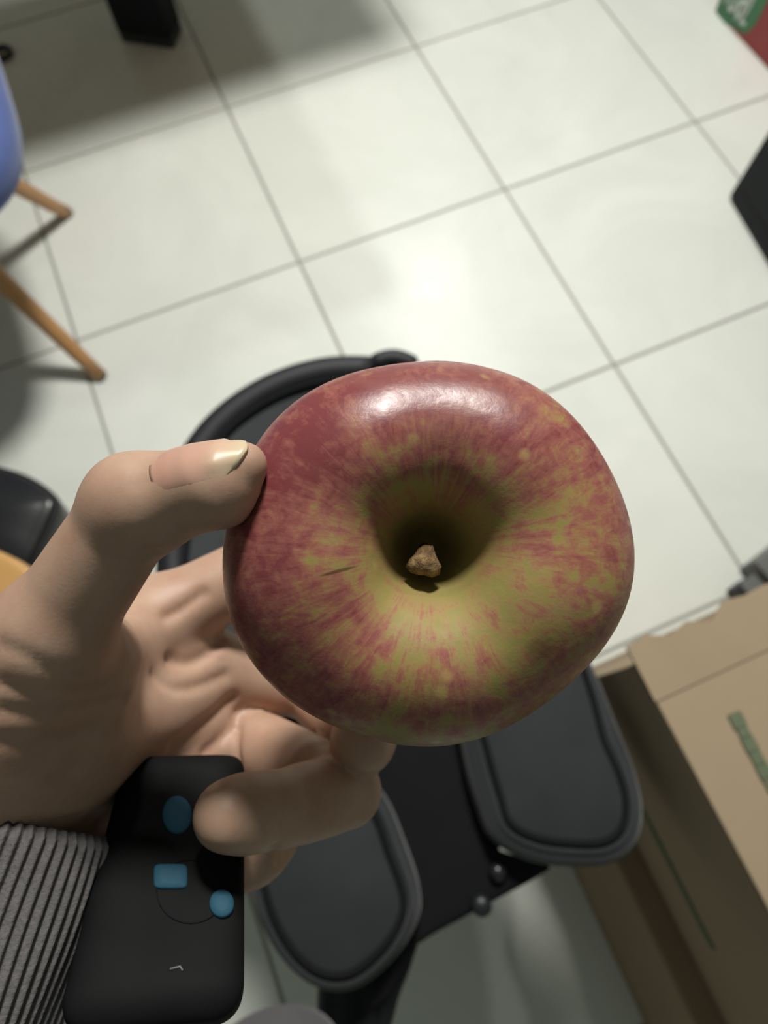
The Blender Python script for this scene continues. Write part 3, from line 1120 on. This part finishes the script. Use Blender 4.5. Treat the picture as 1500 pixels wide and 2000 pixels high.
def surface_nets(field, lo, hi, h):
    nx, ny, nz = [int(math.ceil((hi[k] - lo[k]) / h)) + 1 for k in range(3)]
    xs = np.linspace(lo[0], lo[0] + h * (nx - 1), nx, dtype=np.float32)
    ys = np.linspace(lo[1], lo[1] + h * (ny - 1), ny, dtype=np.float32)
    zs = np.linspace(lo[2], lo[2] + h * (nz - 1), nz, dtype=np.float32)
    G = np.empty((nx, ny, nz), np.float32)
    step = 24
    for i in range(0, nx, step):
        X, Y, Z = np.meshgrid(xs[i:i + step], ys, zs, indexing='ij')
        G[i:i + step] = field((X, Y, Z))
    S = G < 0
    cnt = np.zeros((nx - 1, ny - 1, nz - 1), np.int8)
    for a in (0, 1):
        for b in (0, 1):
            for c in (0, 1):
                cnt += S[a:nx - 1 + a, b:ny - 1 + b, c:nz - 1 + c]
    act = (cnt > 0) & (cnt < 8)
    idx = -np.ones(act.shape, np.int64)
    I, J, K = np.nonzero(act)
    idx[I, J, K] = np.arange(len(I))
    acc = np.zeros((len(I), 3)); num = np.zeros(len(I))
    corners = [(a, b, c) for a in (0, 1) for b in (0, 1) for c in (0, 1)]
    for p in corners:
        for ax_ in range(3):
            if p[ax_] == 0:
                q = list(p); q[ax_] = 1
                g0 = G[I + p[0], J + p[1], K + p[2]]; g1 = G[I + q[0], J + q[1], K + q[2]]
                cr = (g0 < 0) != (g1 < 0)
                t = np.where(cr, g0 / np.where(cr, g0 - g1, 1), 0)
                pos = np.array(p, float)[None, :].repeat(len(I), 0)
                pos[:, ax_] += t
                acc += np.where(cr[:, None], pos, 0); num += cr
    V = (acc / num[:, None] + np.c_[I, J, K]) * h + np.array([xs[0], ys[0], zs[0]])
    quads = []
    for ax_ in range(3):
        o1, o2 = (ax_ + 1) % 3, (ax_ + 2) % 3
        sl0 = [slice(1, d - 1) for d in G.shape]; sl1 = list(sl0)
        sl0[ax_] = slice(0, G.shape[ax_] - 1); sl1[ax_] = slice(1, G.shape[ax_])
        s0 = S[tuple(sl0)]; s1 = S[tuple(sl1)]
        e = np.nonzero(s0 != s1)
        base = [e[0].copy(), e[1].copy(), e[2].copy()]
        for k in range(3):
            if k != ax_:
                base[k] = base[k] + 1
        def cell(d1, d2):
            c = [b.copy() for b in base]
            c[o1] -= d1; c[o2] -= d2
            return idx[c[0], c[1], c[2]]
        q = np.stack([cell(1, 1), cell(0, 1), cell(0, 0), cell(1, 0)], 1)
        flip = ~s0[e]
        q[flip] = q[flip][:, ::-1]
        quads.append(q)
    Q = np.concatenate(quads)
    Q = Q[(Q >= 0).all(1)]
    return V, Q


def person():
    lo, hi = (-150, -25, 98), (32, 122, 226)

    def field(P):
        d = hand_field(P)
        ap = apple_field(np.stack(P, -1))
        return smax(d, -(ap - 0.15), 0.8)
    V, Q = surface_nets(field, lo, hi, 1.1)
    for _ in range(2):                                  # pull the vertices onto the exact surface
        P = (V[:, 0], V[:, 1], V[:, 2])
        d = field(P)
        e = 0.05
        g = np.stack([(field((V[:, 0] + e * (k == 0), V[:, 1] + e * (k == 1), V[:, 2] + e * (k == 2))) - d) / e for k in range(3)], 1)
        n2 = np.maximum((g * g).sum(1), 0.2)
        V = V - np.clip(d / n2, -0.8, 0.8)[:, None] * g
    # fine folds of the skin: displaced along the normal
    P = (V[:, 0], V[:, 1], V[:, 2])
    d = field(P)
    g = np.stack([(field((V[:, 0] + .1 * (k == 0), V[:, 1] + .1 * (k == 1), V[:, 2] + .1 * (k == 2))) - d) / .1 for k in range(3)], 1)
    g /= np.maximum(np.linalg.norm(g, axis=1), 1e-3)[:, None]
    disp = np.zeros(len(V))
    px = 750 + F * V[:, 0] / V[:, 2]; py = 1000 + F * V[:, 1] / V[:, 2]
    for pts, depth, width in FOLDS:
        on = []
        for (fx, fy) in pts:                             # drop each fold point onto the skin
            zz = np.arange(96.0, 215.0, 0.25)
            q = np.array([C(fx, fy, z_) for z_ in zz])
            hit = np.nonzero(hand_field((q[:, 0], q[:, 1], q[:, 2])) < 0)[0]
            if len(hit):
                on.append(q[hit[0]])
        if len(on) < 2:
            continue
        c = catmull(np.array(on), 8, closed=False)
        a, b = c[:-1], c[1:]
        best = np.full(len(V), 1e9)
        for p0, p1 in zip(a, b):
            dd = p1 - p0
            t = np.clip(((V - p0) @ dd) / (dd @ dd), 0, 1)
            best = np.minimum(best, np.linalg.norm(V - p0 - t[:, None] * dd, axis=1))
        disp -= depth * np.exp(-(best / (width * 1.5)) ** 2)
    V = V + g * disp[:, None]
    Wv = to_world(V)
    org = to_world((WR_A + WR_B) / 2)
    body = mesh_obj('person', Wv, Q, M_SKIN, None, origin=org)
    tag(body, 'left hand in a grey ribbed sleeve holding up the apple and a black remote', 'person')
    # thumb nail: curved plate wrapped on the last joint
    a = TH['ip'] + (TH['d'] - TH['ip']) * 0.52
    b = C(507, 912, 110.5)
    axd = (b - a); Ln = np.linalg.norm(axd); axd /= Ln
    up = np.array([0.05, -0.80, -0.60]); up -= axd * (up @ axd); up /= np.linalg.norm(up)
    sd = np.cross(axd, up)
    nu, nv = 22, 17
    top = []
    uvs = []
    for i in range(nu):
        u = i / (nu - 1)
        for j in range(nv):
            w = -1 + 2 * j / (nv - 1)
            # rounded base and gently pointed tip
            us = u
            if u < 0.3:
                us = 0.3 - (0.3 - u) * math.sqrt(max(0.0, 1 - 0.75 * w * w))
            if u > 0.72:
                us = 0.72 + (u - 0.72) * (1 - 0.85 * w * w)
            half = math.radians(60)
            base = a + axd * Ln * us
            # march outwards from inside the thumb until the skin is left
            dirv = up * math.cos(w * half) + sd * math.sin(w * half)
            top.append((base, dirv, us))
            uvs.append((us, (w + 1) / 2))
    B = np.array([t[0] for t in top]); D = np.array([t[1] for t in top]); U = np.array([t[2] for t in top])
    lo_, hi_ = np.zeros(len(B)), np.full(len(B), 14.0)
    # limit the ray start to the core line of the thumb
    core_end = TH['tip']
    for k in range(len(B)):
        s = (core_end - a) @ axd
        x = U[k] * Ln
        core = TH['ip'] + (TH['d'] - TH['ip']) * min(1.0, 0.52 + 0.48 * x / max(1e-6, ((TH['d'] - a) @ axd)))
        if x > (TH['d'] - a) @ axd:
            core = TH['d']
        B[k] = core + axd * (x - (core - a) @ axd)
    rad = np.zeros(len(B))
    for it in range(60):
        Pq = B + D * rad[:, None]
        dd = hand_field((Pq[:, 0], Pq[:, 1], Pq[:, 2]))
        rad += np.where(dd < 0, np.maximum(-dd * 0.7, 0.02), 0)
    # beyond the fingertip keep the radius of the last row still on the flesh
    R = rad.reshape(nu, nv)
    for i in range(1, nu):
        lim = R[i - 1] - (0.42 if i > nu * 0.72 else 0.16)
        wv = np.abs(np.linspace(-1, 1, nv))
        R[i] = np.maximum(R[i], np.where(wv < 0.75, lim, R[i - 1] - 0.6))
    rad = R.reshape(-1)
    edge = np.array([1 - abs(-1 + 2 * j / (nv - 1)) ** 4 for i in range(nu) for j in range(nv)])
    lift = -0.22 + 0.55 * edge * np.clip(U * 5, 0, 1)
    Vt = B + D * (rad + lift)[:, None]
    Vb = B + D * (rad + lift - 0.55)[:, None]
    fs = []
    for i in range(nu - 1):
        for j in range(nv - 1):
            p = i * nv + j
            fs.append((p, p + 1, p + nv + 1, p + nv))
    N = nu * nv
    fs2 = [tuple(N + q for q in f)[::-1] for f in fs]
    loop = [j for j in range(nv)] + [i * nv + nv - 1 for i in range(1, nu)] + [(nu - 1) * nv + j for j in range(nv - 2, -1, -1)] + [i * nv for i in range(nu - 2, 0, -1)]
    side = [(p, N + p, N + q, q) for p, q in zip(loop, loop[1:] + loop[:1])]
    nail = mesh_obj('thumb_nail', to_world(np.r_[Vt, Vb]), fs + fs2 + side, M_NAIL, body)
    uvl = nail.data.uv_layers.new(name='UVMap')
    uva = uvs + uvs
    for lp in nail.data.loops:
        uvl.data[lp.index].uv = uva[lp.vertex_index]
    nail['label'] = 'long pale thumb nail'

    # sleeve: ribbed knit tube around the forearm
    mid = (WR_A + WR_B) / 2 + (3.0, 0, 0)
    e1 = (WR_B - WR_A); e1 -= FA * (e1 @ FA); e1 /= np.linalg.norm(e1)
    e2 = np.cross(FA, e1)
    nr, ns, ribs = 70, 560, 80
    SV, SF = [], []
    for i in range(nr):
        s = i / (nr - 1)
        cpt = mid + FA * (CUFF + s * 130.0)
        lip = 1.5 * math.sqrt(max(0, 1 - (1 - min(1, s * 130 / 2.5)) ** 2)) - 1.5
        for k in range(ns):
            ph = 2 * math.pi * k / ns
            rib = 0.55 * math.cos(ribs * ph + 2.2 * math.sin(s * 5.0 + ph * 2)) ** 1
            fold = 2.2 * math.sin(ph * 2 + s * 7) * min(1, s * 3) + 1.3 * math.sin(ph * 5 - s * 11 + 1.0) * min(1, s * 3)
            ra = SLV[0] + 9 * s + rib + fold + lip
            rb = SLV[1] + 10 * s + rib + fold + lip
            SV.append(cpt + e1 * ra * math.cos(ph) + e2 * rb * math.sin(ph))
    for k in range(ns):                                  # turned-in edge
        ph = 2 * math.pi * k / ns
        SV.append(mid + FA * (CUFF + 6) + e1 * (SLV[0] - 3.5) * math.cos(ph) + e2 * (SLV[1] - 3.5) * math.sin(ph))
    for i in range(nr - 1):
        for k in range(ns):
            l = (k + 1) % ns
            SF.append((i * ns + k, i * ns + l, (i + 1) * ns + l, (i + 1) * ns + k))
    for k in range(ns):
        l = (k + 1) % ns
        SF.append((nr * ns + k, nr * ns + l, l, k))
    sl = mesh_obj('sleeve', to_world(np.array(SV)), SF, M_SLEEVE, body)
    sl['label'] = 'grey ribbed knit sleeve cuff'
    # trouser knee at the bottom edge
    kn = [at(525, 2078, 0.50), at(530, 2112, 0.51), at(540, 2250, 0.535), at(550, 2420, 0.55), at(570, 2700, 0.55)]
    path = catmull(kn, 5, False)
    rad = np.interp(np.linspace(0, 1, len(path)), [0, 0.06, 0.15, 0.3, 1], [0.012, 0.036, 0.050, 0.058, 0.070])
    v, f = tube_vf(path, rad, 40)
    tr = mesh_obj('trouser_leg', v, f, M_TROUSER, body)
    tr['label'] = 'mauve grey trouser knee'
    return body


CUFF = -1.5
SLV = (30.0, 28.5)
FOLDS = [
    ([(5, 1335), (60, 1352), (130, 1355), (200, 1345)], 0.7, 1.1),
    ([(5, 1385), (80, 1392), (160, 1385), (240, 1362)], 0.7, 1.2),
    ([(5, 1262), (50, 1280), (100, 1310), (150, 1325)], 0.5, 1.0),
    ([(5, 1445), (90, 1450), (180, 1436)], 0.6, 1.2),
    ([(10, 1600), (70, 1606), (140, 1600)], 0.5, 1.2),
    ([(325, 1205), (355, 1190), (395, 1160)], 1.1, 1.2),
    ([(330, 1290), (365, 1296), (400, 1282), (430, 1255)], 1.2, 1.2),
    ([(300, 1320), (340, 1345), (390, 1340), (440, 1320)], 0.9, 1.2),
    ([(340, 1455), (380, 1425), (420, 1395), (452, 1365)], 1.3, 1.3),
    ([(400, 1470), (430, 1445), (458, 1420)], 1.0, 1.1),
    ([(464, 1395), (462, 1440), (466, 1490)], 1.2, 1.0),
    ([(532, 1655), (545, 1685)], 0.8, 0.8),
    ([(250, 1062), (280, 1075), (310, 1080)], 0.35, 0.9),
    ([(262, 905), (268, 925), (262, 945)], 0.25, 0.8),
    ([(280, 900), (286, 922), (280, 945)], 0.25, 0.8),
]
person()


# ------------------------------------------------------------------ remote held by the ring finger
def remote():
    # centre line from far end to near end, in camera millimetres
    a = C(362, 1500, 165); b = C(298, 2000, 124)
    ax_ = b - a; L = np.linalg.norm(ax_); ax_ /= L
    rt = np.array([1.0, 0.06, 0.16]); rt -= ax_ * (rt @ ax_); rt /= np.linalg.norm(rt)
    up = np.cross(rt, ax_)
    if up[2] > 0:
        up = -up
    root = empty('remote_control', tuple(to_world(a)))
    tag(root, 'black remote control with blue buttons clasped under the curled finger', 'remote')
    W0, W1, Th = 14.5, 17.0, 5.5

    def rp(u, w, h):
        """u along the body in mm, w sideways, h above mid plane"""
        return a + ax_ * u + rt * w + up * h
    n = 44
    sect = 36
    V, Fc = [], []
    for i in range(n):
        t = 0.5 - 0.5 * math.cos(math.pi * i / (n - 1))
        # rounded ends
        e0 = min(1.0, t / 0.09); e1 = min(1.0, (1 - t) / 0.12)
        rnd0 = math.sqrt(max(0.0, 1 - (1 - e0) ** 2.2)) if e0 < 1 else 1
        rnd1 = math.sqrt(max(0.0, 1 - (1 - e1) ** 2.4)) if e1 < 1 else 1
        w = (W0 + (W1 - W0) * t) * (0.72 + 0.28 * rnd0) * (0.62 + 0.38 * rnd1)
        h = Th * (0.25 + 0.75 * rnd0) * (0.3 + 0.7 * rnd1)
        for k in range(sect):
            p = 2 * math.pi * k / sect
            ex = 2 / 4.5
            V.append(rp(-2 + (L + 3) * t, w * np.sign(math.cos(p)) * abs(math.cos(p)) ** ex, h * np.sign(math.sin(p)) * abs(math.sin(p)) ** ex))
    for i in range(n - 1):
        for k in range(sect):
            l = (k + 1) % sect
            Fc.append((i * sect + k, i * sect + l, (i + 1) * sect + l, (i + 1) * sect + k))
    Fc.append(tuple(range(sect))[::-1]); Fc.append(tuple((n - 1) * sect + k for k in range(sect)))
    o = mesh_obj('remote_body', to_world(np.array(V)), Fc, M_REMOTE, root)

    def hit(px, py, h):
        """body coordinates where a viewing ray meets the top face"""
        d = C(px, py, 1.0)
        nrm = up
        t = ((a + up * h) @ nrm) / (d @ nrm)
        q = d * t - a
        return q @ ax_, q @ rt

    def button(name, outline, mat, h0, h1, dome=0.3):
        N = len(outline)
        c = outline.mean(0)
        Vv = []
        for s, h in ((1.0, h0 - 0.6), (1.0, h1 - 0.25), (0.90, h1), (0.5, h1 + dome * 0.8)):
            Vv += [rp(*(c + (q - c) * s), h) for q in outline]
        Vv.append(rp(*c, h1 + dome))
        ff = []
        for r in range(3):
            for k in range(N):
                l = (k + 1) % N
                ff.append((r * N + k, r * N + l, (r + 1) * N + l, (r + 1) * N + k))
        ff += [(3 * N + k, 3 * N + (k + 1) % N, 4 * N) for k in range(N)]
        return mesh_obj(name, to_world(np.array(Vv)), ff, mat, root)
    th = np.linspace(0, 2 * math.pi, 28, endpoint=False)

    def ell(px, py, rx, ry, ex=1.0):
        return np.array([hit(px + rx * np.sign(math.cos(x)) * abs(math.cos(x)) ** ex, py + ry * np.sign(math.sin(x)) * abs(math.sin(x)) ** ex, Th + 0.4) for x in th])
    b1 = button('blue_button', ell(346, 1591, 29, 37), M_BTN, Th, Th + 0.6)
    b2 = button('blue_button', ell(333, 1711, 33, 24, 0.35), M_BTN, Th, Th + 0.6, 0.1)
    b3 = button('blue_button', ell(433, 1764, 24, 27), M_BTN, Th, Th + 0.6)
    # raised ring of the direction pad and a small printed mark
    c = [rp(*q, Th + 0.05) for q in ell(372, 1740, 66, 62)]
    v, f = tube_vf(to_world(np.array(c)), 0.00013, 8, closed=True)
    mesh_obj('pad_ring', v, f, M_REMOTE, root)
    c = [rp(*hit(x, y, Th), Th + 0.05) for x, y in ((332, 1893), (352, 1888), (357, 1896))]
    v, f = tube_vf(to_world(np.array(c)), 0.00022, 6)
    mesh_obj('printed_mark', v, f, M_GREYEDGE, root)


remote()
